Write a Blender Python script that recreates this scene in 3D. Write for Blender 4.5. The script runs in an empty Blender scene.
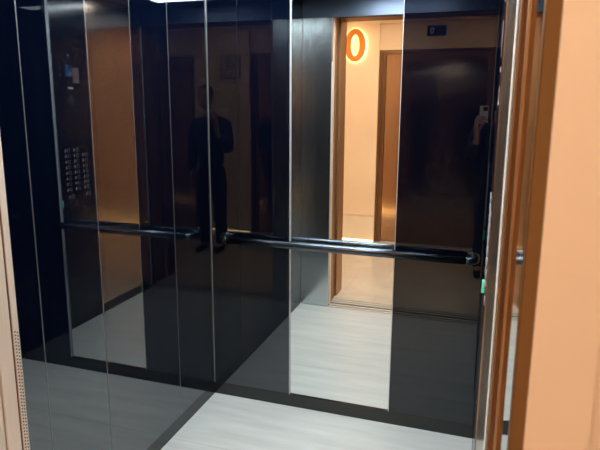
import bpy, bmesh, math, random
from mathutils import Vector, Matrix
random.seed(7)
S = bpy.context.scene
C = S.collection
PI = math.pi

# ------------------------------------------------------------------ dimensions (metres)
# plan coordinates: x to the right, y = depth from the back wall of the cab towards the lobby; helpers flip y
W, D, HT = 1.408, 1.5585, 2.40        # cab width, depth, ceiling height
SK = 0.069                            # skirting height
M1, M2 = 0.450, 0.988                 # mirror panel on the back wall
RET = 0.234                           # left return panel
HEAD = 2.27                           # car door head
LW = 2.00                             # landing wall face (lobby side)
OW = 3.90                             # wall opposite the lift
LH = 2.62                             # lobby ceiling
CX, CY, CZ = 1.367, 2.6424, 1.60      # eye point

# ------------------------------------------------------------------ materials
def nodes(name):
    m = bpy.data.materials.new(name); m.use_nodes = True
    nt = m.node_tree
    b = nt.nodes['Principled BSDF']
    return m, nt, b
def plain(name, col, rough=.5, metal=0., spec=.5, ior=1.5, coat=0., aniso=0.):
    m, nt, b = nodes(name)
    b.inputs['Base Color'].default_value = (*col, 1); b.inputs['Roughness'].default_value = rough
    b.inputs['Metallic'].default_value = metal; b.inputs['IOR'].default_value = ior
    b.inputs['Specular IOR Level'].default_value = spec; b.inputs['Coat Weight'].default_value = coat
    b.inputs['Anisotropic'].default_value = aniso
    return m
def glow(name, col, s):
    m, nt, b = nodes(name)
    b.inputs['Base Color'].default_value = (*col, 1)
    b.inputs['Emission Color'].default_value = (*col, 1); b.inputs['Emission Strength'].default_value = s
    return m
def coords(nt, scale=(1, 1, 1)):
    t = nt.nodes.new('ShaderNodeTexCoord'); mp = nt.nodes.new('ShaderNodeMapping')
    mp.inputs['Scale'].default_value = scale
    nt.links.new(t.outputs['Object'], mp.inputs['Vector'])
    return mp.outputs['Vector']
def ramp(nt, fac, stops):
    r = nt.nodes.new('ShaderNodeValToRGB')
    e = r.color_ramp.elements
    while len(e) < len(stops): e.new(.5)
    for k, (p, c) in enumerate(stops):
        e[k].position = p; e[k].color = (*c, 1)
    nt.links.new(fac, r.inputs['Fac'])
    return r.outputs['Color']
def noise(nt, vec, scale, detail=4, rough=.55):
    n = nt.nodes.new('ShaderNodeTexNoise')
    n.inputs['Scale'].default_value = scale; n.inputs['Detail'].default_value = detail
    n.inputs['Roughness'].default_value = rough
    nt.links.new(vec, n.inputs['Vector'])
    return n.outputs['Fac']
def brushed(name, col, rough, scale=(900, 900, 4), var=.08, bump=.02, metal=1.):
    """metal with a fine vertical grain"""
    m, nt, b = nodes(name)
    v = coords(nt, scale)
    n = noise(nt, v, 1.0, 3)
    lo = tuple(c*(1-var) for c in col); hi = tuple(min(1, c*(1+var)) for c in col)
    nt.links.new(ramp(nt, n, [(.3, lo), (.7, hi)]), b.inputs['Base Color'])
    b.inputs['Metallic'].default_value = metal
    b.inputs['Roughness'].default_value = rough
    return m
def wall_paint(name, col, var=.03, rough=.6):
    m, nt, b = nodes(name)
    v = coords(nt)
    n = noise(nt, v, 3.0, 5)
    lo = tuple(c*(1-var) for c in col); hi = tuple(min(1, c*(1+var)) for c in col)
    nt.links.new(ramp(nt, n, [(.3, lo), (.7, hi)]), b.inputs['Base Color'])
    b.inputs['Roughness'].default_value = rough
    bp = nt.nodes.new('ShaderNodeBump'); bp.inputs['Strength'].default_value = .03; bp.inputs['Distance'].default_value = .002
    nt.links.new(noise(nt, v, 220, 2), bp.inputs['Height']); nt.links.new(bp.outputs['Normal'], b.inputs['Normal'])
    return m
def plank_floor(name, c1, c2, joint, bw, rh, offs=(0, 0, 0), rough=.32, streak=True, mortar=.002):
    m, nt, b = nodes(name)
    t = nt.nodes.new('ShaderNodeTexCoord')
    mp = nt.nodes.new('ShaderNodeMapping'); mp.inputs['Location'].default_value = offs
    nt.links.new(t.outputs['Object'], mp.inputs['Vector'])
    br = nt.nodes.new('ShaderNodeTexBrick')
    br.inputs['Scale'].default_value = 1.0; br.inputs['Brick Width'].default_value = bw; br.inputs['Row Height'].default_value = rh
    br.inputs['Mortar Size'].default_value = mortar; br.inputs['Mortar Smooth'].default_value = .2
    br.inputs['Color1'].default_value = (1, 1, 1, 1); br.inputs['Color2'].default_value = (.95, .95, .95, 1)
    br.inputs['Mortar'].default_value = (joint, joint, joint, 1)
    nt.links.new(mp.outputs['Vector'], br.inputs['Vector'])
    mp2 = nt.nodes.new('ShaderNodeMapping'); mp2.inputs['Scale'].default_value = (1.6, 14, 1) if streak else (4, 4, 1)
    nt.links.new(t.outputs['Object'], mp2.inputs['Vector'])
    n1 = noise(nt, mp2.outputs['Vector'], 1.0, 6, .62)
    col = ramp(nt, n1, [(.28, c1), (.72, c2)])
    n2 = noise(nt, t.outputs['Object'], 160, 2)
    sp = ramp(nt, n2, [(.3, (.93, .93, .93)), (.7, (1, 1, 1))])
    def mul(a, c):
        x = nt.nodes.new('ShaderNodeMix'); x.data_type = 'RGBA'; x.blend_type = 'MULTIPLY'; x.inputs['Factor'].default_value = 1
        nt.links.new(a, x.inputs['A']); nt.links.new(c, x.inputs['B']); return x.outputs['Result']
    nt.links.new(mul(mul(col, sp), br.outputs['Color']), b.inputs['Base Color'])
    b.inputs['Roughness'].default_value = rough
    return m

MAT = {}
def black_glass(name, ior):
    """opaque black back-painted glass: a clean Fresnel reflection over black"""
    m = bpy.data.materials.new(name); m.use_nodes = True
    nt = m.node_tree; nt.nodes.remove(nt.nodes['Principled BSDF'])
    fr = nt.nodes.new('ShaderNodeFresnel'); fr.inputs['IOR'].default_value = ior
    mx = nt.nodes.new('ShaderNodeMix'); mx.data_type = 'RGBA'
    mx.inputs['A'].default_value = (0, 0, 0, 1); mx.inputs['B'].default_value = (.92, .96, 1.0, 1)
    nt.links.new(fr.outputs['Fac'], mx.inputs['Factor'])
    gl = nt.nodes.new('ShaderNodeBsdfGlossy'); gl.inputs['Roughness'].default_value = 0
    nt.links.new(mx.outputs['Result'], gl.inputs['Color'])
    df = nt.nodes.new('ShaderNodeBsdfDiffuse'); df.inputs['Color'].default_value = (.0007, .0016, .0055, 1)
    ad = nt.nodes.new('ShaderNodeAddShader')
    nt.links.new(gl.outputs['BSDF'], ad.inputs[0]); nt.links.new(df.outputs['BSDF'], ad.inputs[1])
    nt.links.new(ad.outputs['Shader'], nt.nodes['Material Output'].inputs['Surface'])
    return m
MAT['black_glass'] = black_glass('black_glass', 1.95)
MAT['black_glass_side'] = black_glass('black_glass_side', 2.35)
MAT['black_glass_edge'] = black_glass('black_glass_edge', 1.68)
MAT['black_gloss'] = plain('black_gloss', (.012, .014, .014), .12, ior=1.55)
MAT['mirror'] = plain('mirror', (.93, .95, .93), .0, 1.)
MAT['steel'] = brushed('steel', (.60, .63, .63), .19)
MAT['dark_steel'] = brushed('dark_steel', (.10, .12, .165), .5)
MAT['warm_steel'] = brushed('warm_steel', (.58, .43, .31), .20)
MAT['trim_steel'] = brushed('trim_steel', (.80, .81, .83), .34, metal=.8)
MAT['seam_steel'] = brushed('seam_steel', (.20, .20, .21), .4, metal=.8)
MAT['glint_white'] = brushed('glint_white', (.92, .93, .95), .25, metal=0.)  # non-metal white that stands in for the highlight on the polished corner post
MAT['corner_steel'] = brushed('corner_steel', (.34, .34, .35), .35, metal=.8)
MAT['panel_edge'] = brushed('panel_edge', (.46, .48, .50), .3, metal=.1)
MAT['button_ring'] = plain('button_ring', (.30, .30, .31), .35)
MAT['polished'] = plain('polished', (.62, .60, .56), .04, 1.)
MAT['champagne'] = brushed('champagne', (.78, .66, .57), .45, metal=.35)
MAT['copper'] = brushed('copper', (.42, .22, .10), .42, (300, 300, 5), .22, metal=.75)
MAT['copper_dark'] = brushed('copper_dark', (.24, .11, .045), .45, (300, 300, 5), .2, metal=.6)
MAT['bronze_door'] = brushed('bronze_door', (.40, .27, .17), .15, (300, 300, 5), .08)
MAT['bronze_frame'] = brushed('bronze_frame', (.20, .115, .06), .35)
MAT['brown_paint'] = plain('brown_paint', (.17, .066, .019), .6, spec=0.)
MAT['rail_metal'] = plain('rail_metal', (.085, .10, .12), .24, 1.)
MAT['rubber'] = plain('rubber', (.012, .012, .012), .6)
MAT['alu'] = brushed('alu', (.62, .58, .53), .5, (4, 900, 900), metal=.45)
MAT['dot_white'] = plain('dot_white', (.75, .76, .78), .4)
MAT['panel_black'] = plain('panel_black', (.006, .0065, .009), .16, ior=1.5)
MAT['peach'] = wall_paint('peach', (.90, .66, .49))
MAT['peach_light'] = wall_paint('peach_light', (.88, .66, .44))
MAT['cream'] = wall_paint('cream', (.88, .74, .54))
MAT['white'] = wall_paint('white', (.80, .78, .74))
MAT['ceil_grey'] = brushed('ceil_grey', (.14, .16, .20), .30, (4, 900, 900))
MAT['cab_floor'] = plank_floor('cab_floor', (.50, .515, .50), (.66, .67, .65), .72, 6.0, .48, (1.0, -.01, 0))
MAT['lobby_floor'] = plank_floor('lobby_floor', (.56, .47, .37), (.66, .57, .46), .80, .60, .60, (.03, .12, 0), .22, False, .003)
MAT['led_white'] = glow('led_white', (.86, .96, 1.0), 76)
MAT['led_warm'] = glow('led_warm', (1.0, .87, .68), 150)
MAT['led_floor'] = glow('led_floor', (1.0, .72, .36), 14)
MAT['led_halo'] = glow('led_halo', (1.0, .90, .62), 14)
MAT['sign_orange'] = plain('sign_orange', (.85, .27, .03), .5)
MAT['sign_brown'] = plain('sign_brown', (.055, .030, .020), .5)
MAT['display_black'] = plain('display_black', (.006, .008, .014), .1)
MAT['digit_blue'] = glow('digit_blue', (.45, .62, .95), .55)
MAT['green'] = glow('green', (.12, .62, .38), .45)
MAT['skin'] = plain('skin', (.50, .27, .19), .5)
MAT['cloth_navy'] = plain('cloth_navy', (.012, .014, .025), .85)
MAT['cloth_dark'] = plain('cloth_dark', (.010, .010, .013), .85)
MAT['hair'] = plain('hair', (.012, .009, .007), .5)
MAT['shoe'] = plain('shoe', (.010, .010, .011), .45)
MAT['phone_grey'] = plain('phone_grey', (.62, .62, .66), .3)
MAT['phone_dark'] = plain('phone_dark', (.01, .01, .012), .08)
MAT['eye_white'] = plain('eye_white', (.7, .68, .66), .2)

def picture_material():
    """small screen: pale blue picture with a dark shape in its lower right, dim reddish to the right"""
    m, nt, b = nodes('screen_picture')
    t = nt.nodes.new('ShaderNodeTexCoord')
    n = noise(nt, t.outputs['Object'], 26, 3)
    c = ramp(nt, n, [(.42, (.02, .03, .06)), (.52, (.08, .22, .50)), (.7, (.16, .38, .75))])
    b.inputs['Base Color'].default_value = (.01, .01, .01, 1); b.inputs['Roughness'].default_value = .1
    nt.links.new(c, b.inputs['Emission Color']); b.inputs['Emission Strength'].default_value = 1.1
    return m
MAT['picture'] = picture_material()
MAT['picture_dim'] = glow('picture_dim', (.16, .10, .11), .06)

# ------------------------------------------------------------------ mesh helpers
class MB:
    def __init__(s): s.bm = bmesh.new()
    def box(s, x0, x1, y0, y1, z0, z1, mi=0):
        a = [s.bm.verts.new((x, -y, z)) for x in (x0, x1) for y in (y0, y1) for z in (z0, z1)]
        fs = []
        for q in ((0, 1, 3, 2), (4, 6, 7, 5), (0, 4, 5, 1), (2, 3, 7, 6), (0, 2, 6, 4), (1, 5, 7, 3)):
            f = s.bm.faces.new([a[k] for k in q]); f.material_index = mi; fs.append(f)
        return s
    def prism(s, pts, z0, z1, mi=0):
        """vertical prism over a plan outline [(x, y)]"""
        lo = [s.bm.verts.new((x, -y, z0)) for x, y in pts]; hi = [s.bm.verts.new((x, -y, z1)) for x, y in pts]
        n = len(pts)
        for k in range(n): s.bm.faces.new((lo[k], lo[(k+1) % n], hi[(k+1) % n], hi[k])).material_index = mi
        s.bm.faces.new(lo).material_index = mi; s.bm.faces.new(hi).material_index = mi
        return s
    def cyl(s, p, q, r, n=16, mi=0, r2=None):
        p = Vector((p[0], -p[1], p[2])); q = Vector((q[0], -q[1], q[2])); d = q - p
        mt = Matrix.Translation((p+q)/2) @ d.to_track_quat('Z', 'Y').to_matrix().to_4x4()
        r_ = bmesh.ops.create_cone(s.bm, cap_ends=True, segments=n, radius1=r, radius2=r if r2 is None else r2, depth=d.length, matrix=mt)
        for f in {f for v in r_['verts'] for f in v.link_faces}: f.material_index = mi; f.smooth = len(f.verts) == 4
        return s
    def tube(s, pts, r, n=16, cap=True):
        P = [Vector((p[0], -p[1], p[2])) for p in pts]; rings = []
        for i, p in enumerate(P):
            t = (P[min(i+1, len(P)-1)] - P[max(i-1, 0)]).normalized()
            a = Vector((0, 0, 1)) if abs(t.z) < .9 else Vector((1, 0, 0))
            u = t.cross(a).normalized(); v = t.cross(u)
            rings.append([s.bm.verts.new(p + r*(math.cos(2*PI*k/n)*u + math.sin(2*PI*k/n)*v)) for k in range(n)])
        for a, b in zip(rings, rings[1:]):
            for k in range(n): s.bm.faces.new((a[k], a[(k+1) % n], b[(k+1) % n], b[k])).smooth = True
        if cap: s.bm.faces.new(rings[0]); s.bm.faces.new(rings[-1])
        return s
    def torus_x(s, x, y, z, R, r, n=20, k=8):
        """ring lying in a plane of constant x"""
        g = []
        for i in range(n):
            a = 2*PI*i/n
            g.append([s.bm.verts.new((x + r*math.sin(2*PI*j/k), -(y + (R + r*math.cos(2*PI*j/k))*math.cos(a)), z + (R + r*math.cos(2*PI*j/k))*math.sin(a))) for j in range(k)])
        for i in range(n):
            for j in range(k):
                s.bm.faces.new((g[i][j], g[(i+1) % n][j], g[(i+1) % n][(j+1) % k], g[i][(j+1) % k])).smooth = True
        return s
    def ball(s, c, r, sc=(1, 1, 1), seg=16):
        mt = Matrix.Translation((c[0], -c[1], c[2])) @ Matrix.Diagonal((*sc, 1))
        r_ = bmesh.ops.create_uvsphere(s.bm, u_segments=seg, v_segments=max(6, seg//2), radius=r, matrix=mt)
        for f in {f for v in r_['verts'] for f in v.link_faces}: f.smooth = True
        return s
    def build(s, name, mats, parent=None, bevel=0., origin=None):
        bmesh.ops.recalc_face_normals(s.bm, faces=s.bm.faces)
        me = bpy.data.meshes.new(name); 
        if origin is None and parent is None and len(s.bm.verts):
            xs = [v.co.x for v in s.bm.verts]; ys = [v.co.y for v in s.bm.verts]; zs = [v.co.z for v in s.bm.verts]
            origin = Vector(((min(xs)+max(xs))/2, (min(ys)+max(ys))/2, min(zs)))
        off = Vector(origin) if origin is not None else Vector((0, 0, 0))
        if parent is not None: off = Vector(parent_world(parent))
        for v in s.bm.verts: v.co -= off
        s.bm.to_mesh(me); s.bm.free()
        for m in (mats if isinstance(mats, (list, tuple)) else [mats]): me.materials.append(MAT[m])
        o = bpy.data.objects.new(name, me); C.objects.link(o)
        if parent is None: o.location = off
        else: o.parent = parent
        if bevel:
            b = o.modifiers.new('bevel', 'BEVEL'); b.width = bevel; b.segments = 2; b.limit_method = 'ANGLE'; b.angle_limit = .6
        return o
def parent_world(p):
    v = Vector((0, 0, 0))
    while p is not None: v += p.location; p = p.parent
    return v
def tag(o, label, cat, group=None):
    o['label'] = label; o['category'] = cat
    if group: o['group'] = group
    return o
def thing(name, label, cat, x, y, z=0., group=None):
    o = bpy.data.objects.new(name, None); C.objects.link(o); o.location = (x, -y, z); o.empty_display_size = .05
    return tag(o, label, cat, group)
def struct(o, label=None):
    o['kind'] = 'structure'
    if label: o['label'] = label
    return o

# ------------------------------------------------------------------ cab shell
struct(MB().box(0, W, 0, 1.548, -.03, 0).build('floor', 'cab_floor', origin=(0, 0, 0)), 'pale grey plank floor of the lift cab')
struct(MB().box(-.06, W+.06, -.06, 1.62, HT, HT+.05).build('ceiling', 'ceil_grey', origin=(0, 0, HT)), 'dark brushed ceiling of the lift cab')
struct(MB().box(-.06, W+.06, -.06, -.022, -.03, HT).build('wall_back', 'panel_black'), 'backing of the rear cab wall')
struct(MB().box(-.06, -.012, -.012, 1.60, -.03, HT).build('wall_left', 'panel_black'), 'backing of the left cab wall')
struct(MB().box(W+.012, W+.06, -.012, 1.52, -.03, HT).build('wall_right', 'panel_black'), 'backing of the right cab wall')

struct(MB().box(0, W, -.012, -.002, 0, SK).build('baseboard_back', 'black_gloss'), 'black gloss skirting under the rear wall')
struct(MB().box(-.012, -.002, 0, D, 0, SK).build('baseboard_left', 'black_gloss'), 'black gloss skirting under the left wall')
struct(MB().box(W+.002, W+.012, 0, .428, 0, SK).box(W+.002, W+.012, .83, 1.53, 0, SK).build('baseboard_right', 'black_gloss'), 'black gloss skirting under the right wall')

def panel(x0, x1, y0, y1, mat, name, label, cat, group=None, z0=SK+.002):
    return tag(MB().box(x0, x1, y0, y1, z0, HT-.002).build(name, mat), label, cat, group)
g = 'black glass wall panels'
e = .0025
panel(.0, M1-.0035, -.021, 0, 'black_glass', 'glass_panel', 'black glass panel on the rear wall left of the tall mirror', 'wall panel', g)
panel(M1+.0005, M2-.0005, -.020, -.010, 'mirror', 'mirror', 'tall frameless mirror in the rear wall behind the handrail', 'mirror')
panel(M2+.0035, W, -.021, 0, 'black_glass_edge', 'glass_panel', 'black glass panel on the rear wall right of the tall mirror', 'wall panel', g)
ys = [0, .372, .918, 1.232, D]
lab = ['narrow black glass panel on the left wall touching the rear corner',
       'wide black glass panel on the left wall, second from the rear corner',
       'black glass panel on the left wall, third from the rear corner',
       'black glass panel on the left wall nearest the door edge']
for k in range(4):
    panel(-.011, 0, ys[k]+(e if k else 0), ys[k+1]-(e if k < 3 else .001), 'black_glass_side', 'glass_panel', lab[k], 'wall panel', g)
panel(W, W+.011, .0, .428, 'black_glass', 'glass_panel', 'black glass panel on the right wall beside the rear corner', 'wall panel', g)
g = 'brushed steel wall panels'
panel(W, W+.011, .829, .878, 'warm_steel', 'steel_panel', 'narrow brushed steel strip beside the black control panel', 'wall panel', g)
panel(W, W+.011, .882, 1.532, 'warm_steel', 'steel_panel', 'wide brushed steel panel on the right wall by the door', 'wall panel', g)

# seams between the panels
n = 1
for (x0, x1, y0, y1) in [(M1-.003, M1, -.021, .0004), (M2, M2+.003, -.021, .0004), (.0, .0045, 0, .0045)] + [(-.010, .0006, y-.0022, y+.0022) for y in ys[1:4]]:
    struct(MB().box(x0, x1, y0, y1, SK, HT-.002).build('trim_%d' % n, 'panel_edge' if x0 > .1 else 'corner_steel' if x0 == 0 else 'seam_steel'), 'thin steel strip covering a panel joint'); n += 1
struct(MB().box(W+.001, W+.0105, .8785, .8815, SK, HT-.002).build('trim_%d' % n, 'rubber'), 'dark joint between two steel panels'); n += 1

# front wall of the cab: left return panel, transom, right edge bead
r = thing('return_panel', 'brushed steel return panel left of the door opening', 'wall panel', .11, 1.58)
MB().box(.0, RET, D, 1.60, .0, HEAD).build('face_plate', 'steel', r, .002)
MB().box(.10, RET-.0005, 1.601, 1.626, .0, HEAD).build('edge_plate', 'champagne', r)
q = MB().box(RET, RET+.0035, D+.0005, D+.0195, .02, 1.95).build('light_curtain', 'champagne', r)
q['label'] = 'perforated pale strip along the panel edge'
m_ = MB()
z = .03
while z < 1.02:
    for k, yy in enumerate((.0055, .0135)):
        m_.cyl((RET+.0034, D+yy, z+(.0048 if k == 1 else 0)), (RET+.0040, D+yy, z+(.0048 if k == 1 else 0)), .0026, 6)
    z += .0095
q2 = m_.build('sensor_hole', 'rubber', q); q2['kind'] = 'stuff'
MB().box(RET, RET+.002, D+.0203, D+.0228, .0, HEAD).build('edge_groove', 'copper_dark', r)
MB().box(RET-.01, RET+.0015, 1.582, 1.6255, .0, HEAD).build('edge_cover', 'champagne', r, .002)
tag(MB().box(.0, W+.012, D, 1.60, HEAD, HT-.002).build('transom_panel', 'dark_steel'), 'dark brushed steel panel above the lift door opening', 'wall panel')
r = thing('edge_post', 'steel corner post at the right edge of the cab, its highlight painted white', 'post', W+.01, 1.545)
m_ = MB()
pts = [(W-.001, 1.535)] + [(W+.0015-.0025*math.cos(a), 1.552+.007*math.sin(a)) for a in [k*PI/16 for k in range(0, 9)]] + [(W+.0018, 1.559), (W+.012, 1.553), (W+.012, 1.535)]
m_.prism(pts, 0, HEAD); m_.build('post', 'glint_white', r)

# ------------------------------------------------------------------ car operating panel on the right wall
PX = W-.003
cop = thing('control_panel', 'full-height black lift control panel with buttons on the right wall', 'control panel', W, .62)
MB().box(PX, W+.011, .432, .824, .004, HT-.004).build('face_plate', 'panel_black', cop, .0015)
MB().box(PX-.0004, PX+.004, .8225, .8262, .004, HT-.004).build('edge_trim', 'warm_steel', cop)
s_ = MB().box(PX-.002, PX, .568, .738, 1.745, 1.905).build('display', 'display_black', cop, .0008)
MB().box(PX-.0027, PX-.002, .592, .655, 1.808, 1.884).build('picture', 'picture', s_)
MB().box(PX-.0027, PX-.002, .662, .725, 1.765, 1.87).build('picture_field', 'picture_dim', s_)
MB().cyl((PX, .628, 1.95), (PX-.002, .628, 1.95), .0055).build('indicator_light', 'dot_white', cop)
for zz, w_ in ((1.895, .004), (1.86, .004), (1.815, .008)):
    MB().box(PX-.001, PX, .541-w_, .541+w_, zz-.002, zz+.002).build('pictogram', 'dot_white', cop)
m_ = MB()
for k in range(3): m_.box(PX-.001, PX, .612+k*.018, .625+k*.018, 1.722, 1.736)
m_.build('emblem', 'dot_white', cop)
m_ = MB()
for rr, cnt in ((.0, 1), (.014, 7), (.028, 13)):
    for k in range(cnt):
        a = 2*PI*k/cnt
        m_.cyl((PX+.0002, .632+rr*1.2*math.cos(a), 1.645+rr*math.sin(a)), (PX-.0007, .632+rr*1.2*math.cos(a), 1.645+rr*math.sin(a)), .0022, 8)
m_.build('speaker_grille', 'alu', cop)
spots = [(.570, 1.298-.0396*k) for k in range(8)] + [(.657, 1.298-.0396*k) for k in range(8)] + [(.748, 1.258-.0396*k) for k in range(7)] + [(.582, .970), (.762, .970)]
proto = None
for y, z in spots:
    if proto is None:
        b = MB().torus_x(PX-.0015, 0, 0, .0118, .0018).build('button', ['button_ring'], cop)
        bc = MB().cyl((PX, 0, 0), (PX-.003, 0, 0), .0095).build('button_cap', 'panel_black', cop)
        bt = MB()
        for dy, dz in ((-.034, .006), (-.034, -.002), (-.028, .006), (-.028, -.002), (-.034, -.009)):
            bt.cyl((PX, dy, dz), (PX-.0016, dy, dz), .0028, 8)
        bt = bt.build('braille_mark', 'dot_white', cop)
        for o in (b, bc, bt):   # geometry was shifted by the panel origin; keep it relative to the button centre
            for v in o.data.vertices: v.co += Vector(parent_world(cop)) - Vector((PX, 0, 0))
        b.location = Vector((PX, -y, z)) - parent_world(cop)
        bc.parent = b; bt.parent = b
        proto = (b, bc, bt)
    else:
        b = proto[0].copy(); C.objects.link(b); b.location = Vector((PX, -y, z)) - parent_world(cop)
        for o in proto[1:]:
            c = o.copy(); C.objects.link(c); c.parent = b
gb = MB().box(PX-.009, PX, .452, .476, .905, .955).build('alarm_button', 'green', cop, .003); gb['label'] = 'green lit alarm button'

# ------------------------------------------------------------------ handrail on the rear wall
RY, RZ, RR = .046, .917, .0205
hr = thing('handrail', 'dark polished tubular handrail across the rear wall', 'handrail', .72, .0, RZ)
MB().tube([(.118, RY, RZ), (.4, RY, RZ), (.8, RY, RZ), (1.325, RY, RZ)], RR, 24).build('rail', 'rail_metal', hr)
def elbow(xc, sgn):
    pts = [(xc, RY, RZ)]
    for k in range(0, 9):
        a = k*PI/16; pts.append((xc + sgn*(.0005+.032*math.sin(a)), RY - .032*(1-math.cos(a)), RZ))
    pts.append((xc+sgn*.0325, .002, RZ))
    return pts
for xc, sgn in ((.118, -1), (1.325, 1)):
    q = MB().tube(elbow(xc, sgn), RR+.0004, 24).build('end_elbow', 'rail_metal', hr)
    MB().cyl((xc+sgn*.0325, .0005, RZ), (xc+sgn*.0325, .006, RZ), .030, 24).build('wall_flange', 'rail_metal', q)

# ------------------------------------------------------------------ ceiling lights of the cab
g = 'white light panels in the cab ceiling'
for (x0, x1, y0, y1, lb) in [(.50, 1.096, 1.18, 1.33, 'bright white light panel in the cab ceiling nearest the door'),
                             (.12, 1.096, .30, .42, 'bright white light panel in the cab ceiling nearest the rear wall')]:
    t = thing('ceiling_light', lb, 'ceiling light', (x0+x1)/2, (y0+y1)/2, HT, g)
    m_ = MB(); f = .012
    m_.box(x0-f, x1+f, y0-f, y0, HT-.006, HT).box(x0-f, x1+f, y1, y1+f, HT-.006, HT).box(x0-f, x0, y0, y1, HT-.006, HT).box(x1, x1+f, y0, y1, HT-.006, HT)
    m_.build('frame', 'trim_steel', t)
    MB().box(x0, x1, y0, y1, HT-.004, HT-.0005).build('diffuser', 'led_white', t)

# ------------------------------------------------------------------ door zone: sills, leaves in their pockets, landing frame
def sill(name, label, y0, y1):
    t = thing(name, label, 'door sill', .82, (y0+y1)/2, -.03)
    MB().box(-.45, W+.3, y0, y1, -.03, -.007).build('base', 'rubber', t)
    nb = 2; w = (y1-y0)/nb
    for k in range(nb):
        MB().box(-.45, W+.3, y0+k*w+.008, y0+(k+1)*w-.008, -.007, 0).build('rib', 'alu', t)
    return t
sill('car_sill', 'grooved aluminium sill on the cab side of the door', 1.549, 1.648)
sill('landing_sill', 'grooved aluminium sill on the lobby side of the door', 1.662, 1.755)
def leaf(x0, x1, y0, y1, mat, label, zt=HEAD+.03):
    t = thing('door_leaf', label, 'door leaf', (x0+x1)/2, (y0+y1)/2, 0, 'lift door leaves slid open into the wall')
    MB().box(x0, x1, y0, y1, .004, zt).build('panel', mat, t, .003)
    return t
leaf(-.40, .2335, 1.6295, 1.653, 'champagne', 'open pale steel door leaf in the left pocket nearest the cab')
leaf(-.36, .230, 1.675, 1.725, 'copper', 'open copper door leaf in the left pocket, second from the cab')
leaf(-.34, .226, 1.738, 1.790, 'copper_dark', 'open copper door leaf in the left pocket nearest the lobby')
leaf(1.411, 1.75, 1.585, 1.622, 'copper_dark', 'open copper door leaf showing at the right side of the opening')
# landing frame
FR = 1.433
fr = thing('door_frame', 'copper-coloured metal frame around the lift opening on the lobby side', 'door frame', .83, 1.92)
MB().box(.175, RET, 1.832, 2.00, 0, HEAD+.03).build('jamb', 'copper', fr, .002)
MB().box(.165, RET+.002, 2.001, 2.016, 0, HEAD+.10).build('architrave', 'copper_dark', fr, .004)
MB().box(1.4205, 1.50, 1.628, 1.659, 0, HEAD+.03).build('jamb_strip', 'copper', fr, .004)
MB().box(1.437, 1.50, 1.660, 1.799, 0, HEAD+.03).build('jamb_lining', 'copper_dark', fr)
j = MB().prism([(1.4233, 1.800), (1.4298, 1.8545), (1.50, 1.8545), (1.50, 1.800)], 0, HEAD+.03).build('jamb', 'polished', fr)
j['label'] = 'mirror-polished splayed jamb on the right'
MB().prism([(1.4296, 1.8555), (1.4290, 1.862), (1.4310, 1.870), (1.4338, 2.002), (1.50, 2.002), (1.50, 1.8555)], 0, HEAD+.10).build('architrave', 'brown_paint', fr)
MB().prism([(1.4288, 1.8556), (1.4272, 1.8600), (1.4288, 1.8645), (1.432, 1.8645), (1.432, 1.8556)], 0, HEAD+.03).build('edge_bead', 'copper', fr)
MB().box(RET-.06, FR+.05, 1.832, 2.00, HEAD+.03, HEAD+.10).build('head', 'copper_dark', fr, .002)
MB().box(RET-.06, FR+.05, 2.001, 2.016, HEAD+.03, HEAD+.10).build('head_architrave', 'copper_dark', fr, .003)
# header box over the door zone
struct(MB().box(-.45, 1.80, 1.601, 1.83, HEAD+.031, LH).build('lintel', 'rubber'), 'dark door header')

# ------------------------------------------------------------------ lobby
XL, XR = -1.55, 4.3
struct(MB().box(XL, XR, 1.756, OW+.20, -.03, 0).build('floor', 'lobby_floor', origin=(0, 0, 0)), 'beige tiled floor of the lift lobby')
struct(MB().box(XL, XR, 1.832, OW+.20, LH, LH+.05).build('ceiling', 'white'), 'white ceiling of the lift lobby')
struct(MB().box(XL, .174, 1.86, LW, 0, LH).box(1.5005, XR, 1.86, LW, 0, LH).box(1.434, 1.5005, 2.0021, 2.0041, 0, HEAD+.10).box(.174, 1.5005, 1.86, LW, HEAD+.101, LH).build('wall_landing', 'peach'), 'peach painted lobby wall around the lift opening')
struct(MB().box(XL-.05, XL, 1.86, OW+.2, 0, LH).build('wall_left', 'peach'), 'peach end wall of the lobby')
struct(MB().box(XR, XR+.05, 1.86, OW+.2, 0, LH).build('wall_right', 'peach'), 'peach end wall of the lobby')
B1, B2 = .166, 1.4405
B3, B4 = 2.20, 3.4745
TOP = 2.55
m_ = MB()
for a, b in ((XL, B1), (B2, B3), (B4, XR)): m_.box(a, b, OW, OW+.20, 0, LH)
for a, b in ((B1, B2), (B3, B4)): m_.box(a, b, OW, OW+.20, TOP, LH)
struct(m_.build('wall_opposite', 'peach_light'), 'peach lobby wall facing the lift')
m_ = MB()
for a, b in ((XL, B1), (B2, B3), (B4, XR)):
    m_.box(a, b, OW-.012, OW, 2.555, 2.585).box(a, b, OW-.02, OW, 2.585, LH)
struct(m_.build('trim_%d' % n, 'cream'), 'moulding along the top of the lobby wall'); n += 1
m_ = MB()
for a, b in ((XL, B1), (B2, B3), (B4, XR)):
    m_.box(a, b, OW-.010, OW, 0, .305).box(a, b, OW-.016, OW, .305, .318).box(a, b, OW-.012, OW, .332, .345)
struct(m_.build('baseboard_opposite', 'cream'), 'tall cream skirting on the wall facing the lift')

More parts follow.
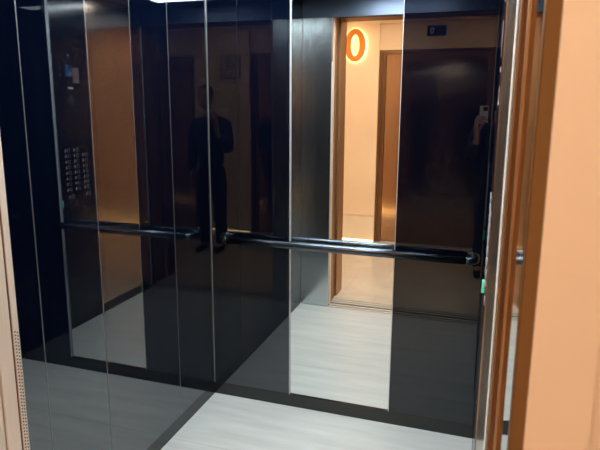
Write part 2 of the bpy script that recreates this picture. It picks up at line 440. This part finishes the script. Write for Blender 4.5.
def light_strip(a, b, y0, y1, label):
    t = thing('light_strip', label, 'light strip', (a+b)/2, (y0+y1)/2, .0, 'warm light strips along the lobby floor')
    MB().box(a, b, y0, y1, .014, .028).build('profile', 'alu', t)
    ya, yb = (y0-.003, y0) if y0 > 3 else (y1, y1+.003)
    MB().box(a, b, ya, yb, .012, .026).build('diffuser', 'led_floor', t)
light_strip(XL+.01, B1-.01, OW-.020, OW-.0105, 'warm glowing strip at floor level left of the facing lift doors')
light_strip(B2+.01, B3-.01, OW-.020, OW-.0105, 'warm glowing strip at floor level right of the facing lift doors')
light_strip(XL+.01, .16, LW+.0005, LW+.010, 'warm glowing strip at the foot of the wall left of the lift opening')
light_strip(1.55, XR-.01, LW+.0005, LW+.010, 'warm glowing strip at the foot of the wall right of the lift opening')

def far_lift(a, b, where):
    t = thing('elevator_door', 'closed bronze lift doors across the lobby ' + where, 'elevator door', (a+b)/2, OW+.1, 0, 'lifts across the lobby')
    MB().box(a, b, OW+.05, OW+.20, 2.262, TOP).build('lintel_panel', 'peach_light', t)
    MB().box(a, a+.028, OW+.035, OW+.12, 0, 2.262).box(a+.028, a+.072, OW+.055, OW+.12, 0, 2.262).build('frame_side', 'bronze_frame', t)
    MB().box(b-.028, b, OW+.035, OW+.12, 0, 2.262).box(b-.072, b-.028, OW+.055, OW+.12, 0, 2.262).build('frame_side', 'bronze_frame', t)
    MB().box(a+.072, b-.072, OW+.055, OW+.12, 2.225, 2.262).build('frame_head', 'bronze_frame', t)
    mid = (a+b)/2
    MB().box(a+.072, mid-.002, OW+.085, OW+.12, .006, 2.225).build('door_leaf', 'bronze_door', t)
    MB().box(mid+.002, b-.072, OW+.085, OW+.12, .006, 2.225).build('door_leaf', 'bronze_door', t)
    MB().box(a+.072, b-.072, OW+.055, OW+.20, -.002, .004).build('threshold', 'alu', t)
    return t
far_lift(B1, B2, 'below the small floor display')
far_lift(B3, B4, 'to the right of the square pictogram sign')
# floor display over the facing lift
t = thing('floor_display', 'small black display showing 0 above the facing lift doors', 'display', .79, OW+.045, 2.40)
MB().box(.692, .897, OW+.030, OW+.0495, 2.398, 2.508).build('case', 'display_black', t, .003)
def ring(m_, cx, cz, rx, rz, tx, tz, y0, y1, n=40):
    """upright oval ring (a nought) facing the lift"""
    v = []
    for k in range(n):
        a = 2*PI*k/n; c, s = math.cos(a), math.sin(a)
        v.append([m_.bm.verts.new((cx+c*x, -y, cz+s*z)) for (x, z, y) in ((rx, rz, y0), (rx-tx, rz-tz, y0), (rx-tx, rz-tz, y1), (rx, rz, y1))])
    for k in range(n):
        a, b = v[k], v[(k+1) % n]
        for i in range(4): m_.bm.faces.new((a[i], a[(i+1) % 4], b[(i+1) % 4], b[i]))
m_ = MB(); ring(m_, .745, 2.452, .018, .032, .006, .006, OW+.0285, OW+.030); m_.build('digit', 'digit_blue', t)
m_ = MB(); m_.box(.768, .772, OW+.0285, OW+.030, 2.462, 2.484).build('tick_mark', 'digit_blue', t)

# lit floor number
sg = thing('floor_number', 'large orange number 0 with a glowing halo on the peach wall', 'sign', -.109, OW, 2.14)
m_ = MB(); ring(m_, -.109, 2.314, .124, .182, .075, .064, OW-.040, OW-.028, 56); m_.build('digit', 'sign_orange', sg, .002)
m_ = MB(); ring(m_, -.109, 2.314, .112, .168, .042, .032, OW-.0235, OW-.018, 56); m_.build('halo_light', 'led_halo', sg)
m_ = MB()
for a in (.8, 2.3, 4.0, 5.4): MB().cyl((-.109+.096*math.cos(a), OW-.0215, 2.314+.146*math.sin(a)), (-.109+.096*math.cos(a), OW, 2.314+.146*math.sin(a)), .006, 8).build('stand_off', 'alu', sg)


# square pictogram sign right of the facing lift
sx, sz = 1.697, 2.10
sq = thing('pictogram_sign', 'square brown-outlined sign with a circle on the peach wall', 'sign', sx, OW, 1.96)
m_ = MB(); h = .142
m_.box(sx-h, sx+h, OW-.010, OW-.0005, sz-h, sz+h); m_.build('plate', 'peach', sq)
m_ = MB(); w = .019
m_.box(sx-h, sx+h, OW-.014, OW-.010, sz+h-w, sz+h).box(sx-h, sx+h, OW-.014, OW-.010, sz-h, sz-h+w)
m_.box(sx-h, sx-h+w, OW-.014, OW-.010, sz-h+w, sz+h-w).box(sx+h-w, sx+h, OW-.014, OW-.010, sz-h+w, sz+h-w)
m_.build('border', 'sign_brown', sq)
m_ = MB(); ring(m_, sx+.030, sz, .090, .108, .015, .015, OW-.014, OW-.010); m_.build('circle', 'sign_brown', sq)
MB().box(sx+.052, sx+.066, OW-.014, OW-.010, sz-.052, sz+.045).build('figure', 'sign_brown', sq)
m_ = MB(); ring(m_, sx+.010, sz, .030, .050, .013, .013, OW-.014, OW-.010); m_.build('figure', 'sign_brown', sq)
m_ = MB(); last = None
for k in range(25):
    zz = sz-.115+k*.0095; xx = sx-.096+.010*math.sin(k*.36)
    a, b = m_.bm.verts.new((xx-.007, -(OW-.0145), zz)), m_.bm.verts.new((xx+.007, -(OW-.0145), zz))
    c, d = m_.bm.verts.new((xx+.007, -(OW-.0102), zz)), m_.bm.verts.new((xx-.007, -(OW-.0102), zz))
    if last:
        for p_, q_ in zip(range(4), (1, 2, 3, 0)): m_.bm.faces.new((last[p_], last[q_], (a, b, c, d)[q_], (a, b, c, d)[p_]))
    last = (a, b, c, d)
m_.build('wavy_line', 'sign_brown', sq)

# lobby downlights
k = 0
for x, where in ((-.85, 'left of the opening'), (.35, 'before the opening'), (1.75, 'right of the opening'), (3.05, 'at the right end')):
    for y, row in ((2.45, 'on the lift side'), (3.35, 'on the far side')):
        t = thing('downlight', 'warm ceiling downlight %s, %s' % (where, row), 'downlight', x, y, LH, 'warm downlights in the lobby ceiling')
        m_ = MB(); m_.tube([(x+.075*math.cos(a), y+.075*math.sin(a), LH-.003) for a in [2*PI*i/32 for i in range(33)]], .006, 8, False); m_.build('rim', 'white', t)
        MB().cyl((x, y, LH-.004), (x, y, LH-.001), .072, 32).build('lamp', 'led_warm', t)

# ------------------------------------------------------------------ the person with the phone
def skin_mesh(name, chains, mat, parent, base, voxel=0., sub=1, extra=None):
    """chains: lists of (x, y, z, r) joined where coordinates coincide; grown with Skin + Subdivision, then one remeshed surface"""
    big = bmesh.new()
    for ch in chains:                     # each limb is grown as its own closed tube, rooted inside its neighbour
        bm = bmesh.new(); lay = bm.verts.layers.skin.verify(); prev = None
        for p in ch:
            v = bm.verts.new((p[0], -p[1], p[2])); v[lay].radius = (p[3], p[3] if len(p) < 5 else p[4])
            if prev is None: v[lay].use_root = True
            else: bm.edges.new((prev, v))
            prev = v
        me = bpy.data.meshes.new('tmp'); bm.to_mesh(me); bm.free()
        o = bpy.data.objects.new('tmp', me); C.objects.link(o)
        o.modifiers.new('s', 'SKIN').use_smooth_shade = True
        sb = o.modifiers.new('u', 'SUBSURF'); sb.levels = sub; sb.render_levels = sub
        dg = bpy.context.evaluated_depsgraph_get()
        big.from_mesh(bpy.data.meshes.new_from_object(o.evaluated_get(dg)))
        bpy.data.objects.remove(o)
    m1 = bpy.data.meshes.new(name); big.to_mesh(m1); big.free()
    if extra or voxel:
        bm = bmesh.new(); bm.from_mesh(m1)
        for e_ in (extra or []): bm.from_mesh(e_)
        bm.to_mesh(m1); bm.free()
        o = bpy.data.objects.new('tmp', m1); C.objects.link(o)
        rm = o.modifiers.new('r', 'REMESH'); rm.mode = 'VOXEL'; rm.voxel_size = voxel; rm.use_smooth_shade = True
        sm = o.modifiers.new('sm', 'SMOOTH'); sm.factor = .5; sm.iterations = 3
        dg = bpy.context.evaluated_depsgraph_get()
        m2 = bpy.data.meshes.new_from_object(o.evaluated_get(dg)); bpy.data.objects.remove(o); m1 = m2
    for v in m1.vertices: v.co -= Vector(base)
    for p in m1.polygons: p.use_smooth = True
    m1.materials.clear(); m1.materials.append(MAT[mat])
    ob = bpy.data.objects.new(name, m1); C.objects.link(ob)
    ob.parent = parent
    return ob

px, py = 1.50, 2.93
pr = thing('person', 'person in dark clothes standing in the lobby holding up a phone', 'person', px, py, 0)
base = (px, -py, 0)
# head (ellipsoid with nose, brow, ears), joined to the body surface by the remesh
hx, hy, hz = px+.03, py-.035, 1.715
hm = MB()
hm.ball((hx, hy, hz), .1, (.76, .95, 1.18), 32)
hm.ball((hx, hy-.045, hz-.065), .06, (.85, .75, .9), 20)
hm.ball((hx, hy-.100, hz-.018), .017, (.75, 1.0, 1.2), 12)
hm.ball((hx, hy-.093, hz+.004), .012, (.7, .8, 1.9), 12)
hm.ball((hx, hy-.088, hz+.030), .02, (2.2, .5, .45), 12)
hm.ball((hx, hy-.090, hz-.058), .016, (1.5, .5, .35), 12)
hm.ball((hx, hy-.089, hz-.068), .016, (1.3, .5, .4), 12)
for sg_ in (-1, 1): hm.ball((hx+sg_*.079, hy+.008, hz-.012), .03, (.35, .6, 1.05), 12)
bmesh.ops.recalc_face_normals(hm.bm, faces=hm.bm.faces)
hme = bpy.data.meshes.new('h'); hm.bm.to_mesh(hme); hm.bm.free()
pel = (px, py+.02, .96, .135, .105)
torso = [pel, (px, py+.02, 1.10, .135, .098), (px, py+.015, 1.25, .150, .110), (px, py+.015, 1.40, .155, .105), (px-.002, py+.01, 1.50, .085, .070), (px+.012, py, 1.56, .053, .055), (hx, hy+.02, 1.64, .055, .058)]
chest = torso[3]
Lsh = (px-.185, py+.01, 1.44, .058); Lel = (px-.245, py-.045, 1.135, .043); Lwr = (1.306, 2.735, 1.318, .028)
Rsh = (px+.185, py+.01, 1.44, .058); Rel = (px+.225, py+.03, 1.13, .043); Rwr = (px+.225, py-.02, .885, .028)
def mid(a, b, t, r): return (a[0]+(b[0]-a[0])*t, a[1]+(b[1]-a[1])*t, a[2]+(b[2]-a[2])*t, r)
rt = (*chest[:3], .065)
larm = [rt, Lsh, mid(Lsh, Lel, .5, .050), Lel, mid(Lel, Lwr, .35, .043), Lwr]
rarm = [rt, Rsh, mid(Rsh, Rel, .5, .050), Rel, mid(Rel, Rwr, .35, .042), Rwr]
legs = []
for sg_ in (-1, 1):
    hip = (px+sg_*.085, py+.02, .90, .088); kn = (px+sg_*.098, py+.012, .50, .058); an = (px+sg_*.105, py+.03, .085, .040)
    legs.append([pel, hip, mid(hip, kn, .5, .078), kn, mid(kn, an, .35, .056), an, (px+sg_*.108, py-.05, .05, .040), (px+sg_*.112, py-.13, .035, .030)])
# left hand: palm beside and below the phone, four fingers across its back, thumb along its inner side
PHX0, PHX1, PHZ0, PHZ1, PHB, PHT = 1.3165, 1.3885, 1.484, 1.632, 2.6480, 2.6560   # phone extents (back face towards the cab)
palm = [Lwr, (1.304, 2.712, 1.360, .028, .028), (1.300, 2.694, 1.405, .032, .030), (1.2950, 2.680, 1.445, .024, .024), (1.2940, 2.672, 1.485, .020, .020), (1.2945, 2.668, 1.525, .0165, .0165)]
FING = []
for zz, L_, r_ in ((1.543, .066, .0088), (1.522, .074, .0092), (1.501, .070, .0090), (1.481, .055, .0080)):
    y_ = PHB-.0125
    FING.append([(1.298, 2.676, min(zz-.014, 1.475), .0115), (1.2985, 2.655, zz-.006, .0098), (1.313, y_+.001, zz, r_), (1.313+L_*.55, y_, zz-.006, r_*.94), (1.313+L_, y_+.0005, zz-.014, r_*.82)])
THUMB = [(1.306, 2.702, 1.385, .017), (1.332, 2.694, 1.435, .013), (1.350, PHT+.0145, 1.482, .0110), (1.358, PHT+.0135, 1.522, .0092)]
# relaxed right hand
rp = [Rwr, (px+.224, py-.03, .845, .030, .017), (px+.222, py-.035, .80, .036, .016), (px+.221, py-.038, .775, .034, .014)]
RF = []
for dy, L_, r_ in ((-.030, .070, .0088), (-.010, .080, .0092), (.010, .074, .0090), (.028, .058, .0080)):
    x0 = px+.221; y0 = py-.038+dy
    RF.append([(x0, y0, .79, .0105), (x0, y0-.004, .760, r_), (x0-.010, y0-.010, .760-L_*.55, r_*.94), (x0-.026, y0-.014, .760-L_, r_*.8)])
RT = [(px+.222, py-.055, .835, .014), (px+.212, py-.078, .80, .012), (px+.202, py-.088, .765, .009)]
def chain_mesh(ch):
    o = skin_mesh('tmpc', [ch], 'skin', None, (0, 0, 0)); m = o.data; bpy.data.objects.remove(o); return m
parts = [hme] + [chain_mesh(c) for c in FING + [THUMB] + RF + [RT]]
body = skin_mesh('body', [torso, larm + palm[1:], rarm + rp[1:]] + legs, 'skin', pr, base, .0042, 1, parts)
def fat(ch, d): return [(*p[:3], *(r+d for r in p[3:])) for p in ch]
jk = [fat(torso[:5], .030), fat(larm, .024)[:-1] + [mid(Lel, Lwr, .6, .060), mid(Lel, Lwr, .97, .050)], fat(rarm, .024)[:-1] + [mid(Rel, Rwr, .6, .060), mid(Rel, Rwr, .97, .050)]]
jk[0][0] = (pel[0], pel[1], .90, .175, .150)
jk[0].append((px+.006, py+.005, 1.535, .066, .066))
skin_mesh('jacket', jk, 'cloth_navy', pr, base, .008, 1)
tl = []
for lg in legs: tl.append([(*lg[0][:3], .150, .120)] + fat(lg[1:5], .022) + [(lg[5][0], lg[5][1], .045, .072)])
skin_mesh('trousers', tl, 'cloth_dark', pr, base, .008, 1)
for lg, sg_ in zip(legs, (-1, 1)):
    a = lg[5]
    skin_mesh('shoe', [[(a[0], a[1]+.035, .048, .044, .046), (a[0], a[1]-.06, .046, .048, .044), (a[0]+sg_*.005, a[1]-.15, .036, .046, .034), (a[0]+sg_*.007, a[1]-.205, .028, .034, .026)]], 'shoe', pr, base, .006, 1)
hb = MB(); hb.ball((hx, hy+.016, hz+.022), .102, (.83, .93, 1.10), 28)
for v in list(hb.bm.verts):      # clear the face
    if -v.co.y < hy-.058 and v.co.z < hz+.062: hb.bm.verts.remove(v)
hb.build('hair', 'hair', pr)
for sg_ in (-1, 1):
    ey = MB().ball((hx+sg_*.031, hy-.083, hz+.008), .011, (1, .6, .7), 12).build('eye', 'eye_white', pr)
    MB().ball((hx+sg_*.031, hy-.0885, hz+.008), .005, (1, .5, 1), 10).build('iris', 'hair', ey)

# phone held upright, its back towards the cab
ph = thing('smartphone', 'pale grey smartphone held upright in the raised hand', 'phone', (PHX0+PHX1)/2, (PHB+PHT)/2, PHZ0)
MB().box(PHX0, PHX1, PHB, PHT, PHZ0, PHZ1).build('case', 'phone_grey', ph, .0025)
MB().box(PHX0+.003, PHX1-.003, PHT, PHT+.0004, PHZ0+.004, PHZ1-.004).build('screen', 'phone_dark', ph)
cb = MB().box(CX-.021, CX+.017, PHB-.0016, PHB, CZ-.014, CZ+.024).build('camera_bump', 'phone_dark', ph, .0007)
for dx, dz in ((-.012, .014), (-.012, -.004), (.007, .014), ):
    MB().cyl((CX+dx, PHB-.0016, CZ+dz), (CX+dx, PHB-.0028, CZ+dz), .0065, 20).build('lens', 'phone_dark', cb)

# ------------------------------------------------------------------ camera
cam = bpy.data.cameras.new('camera'); co = bpy.data.objects.new('camera', cam); C.objects.link(co); S.camera = co
yaw, pitch, roll, fpx = .3156, .1899, .0063, 557.03
cam.sensor_width = 36; cam.lens = fpx/600*36; cam.shift_y = -(225-215.33)/600
cam.clip_start = .01
fwd = Vector((-math.sin(yaw)*math.cos(pitch), math.cos(yaw)*math.cos(pitch), -math.sin(pitch)))
right = Vector((math.cos(yaw), math.sin(yaw), 0))
up = right.cross(fwd)
# a positive roll turns the picture clockwise
r2 = right*math.cos(roll) + up*math.sin(roll); u2 = -right*math.sin(roll) + up*math.cos(roll)
co.matrix_world = Matrix.Translation((CX, -CY, CZ)) @ Matrix((r2, u2, -fwd)).transposed().to_4x4()
cam.dof.use_dof = True; cam.dof.focus_distance = 3.2; cam.dof.aperture_fstop = cam.lens/4.0

# ------------------------------------------------------------------ world and colour management
wd = bpy.data.worlds.new('world'); S.world = wd; wd.use_nodes = True
wd.node_tree.nodes['Background'].inputs['Color'].default_value = (.02, .02, .022, 1)
wd.node_tree.nodes['Background'].inputs['Strength'].default_value = .3
S.view_settings.view_transform = 'Standard'; S.view_settings.look = 'None'
S.view_settings.gamma = 1; S.view_settings.use_curve_mapping = False
S.view_settings.exposure = 0.0
S.cycles.max_bounces = 14; S.cycles.glossy_bounces = 10; S.cycles.diffuse_bounces = 4
S.cycles.caustics_reflective = True; S.cycles.blur_glossy = .6
S.cycles.sample_clamp_indirect = 8.0
S.cycles.use_denoising = True
S.cycles.use_adaptive_sampling = False
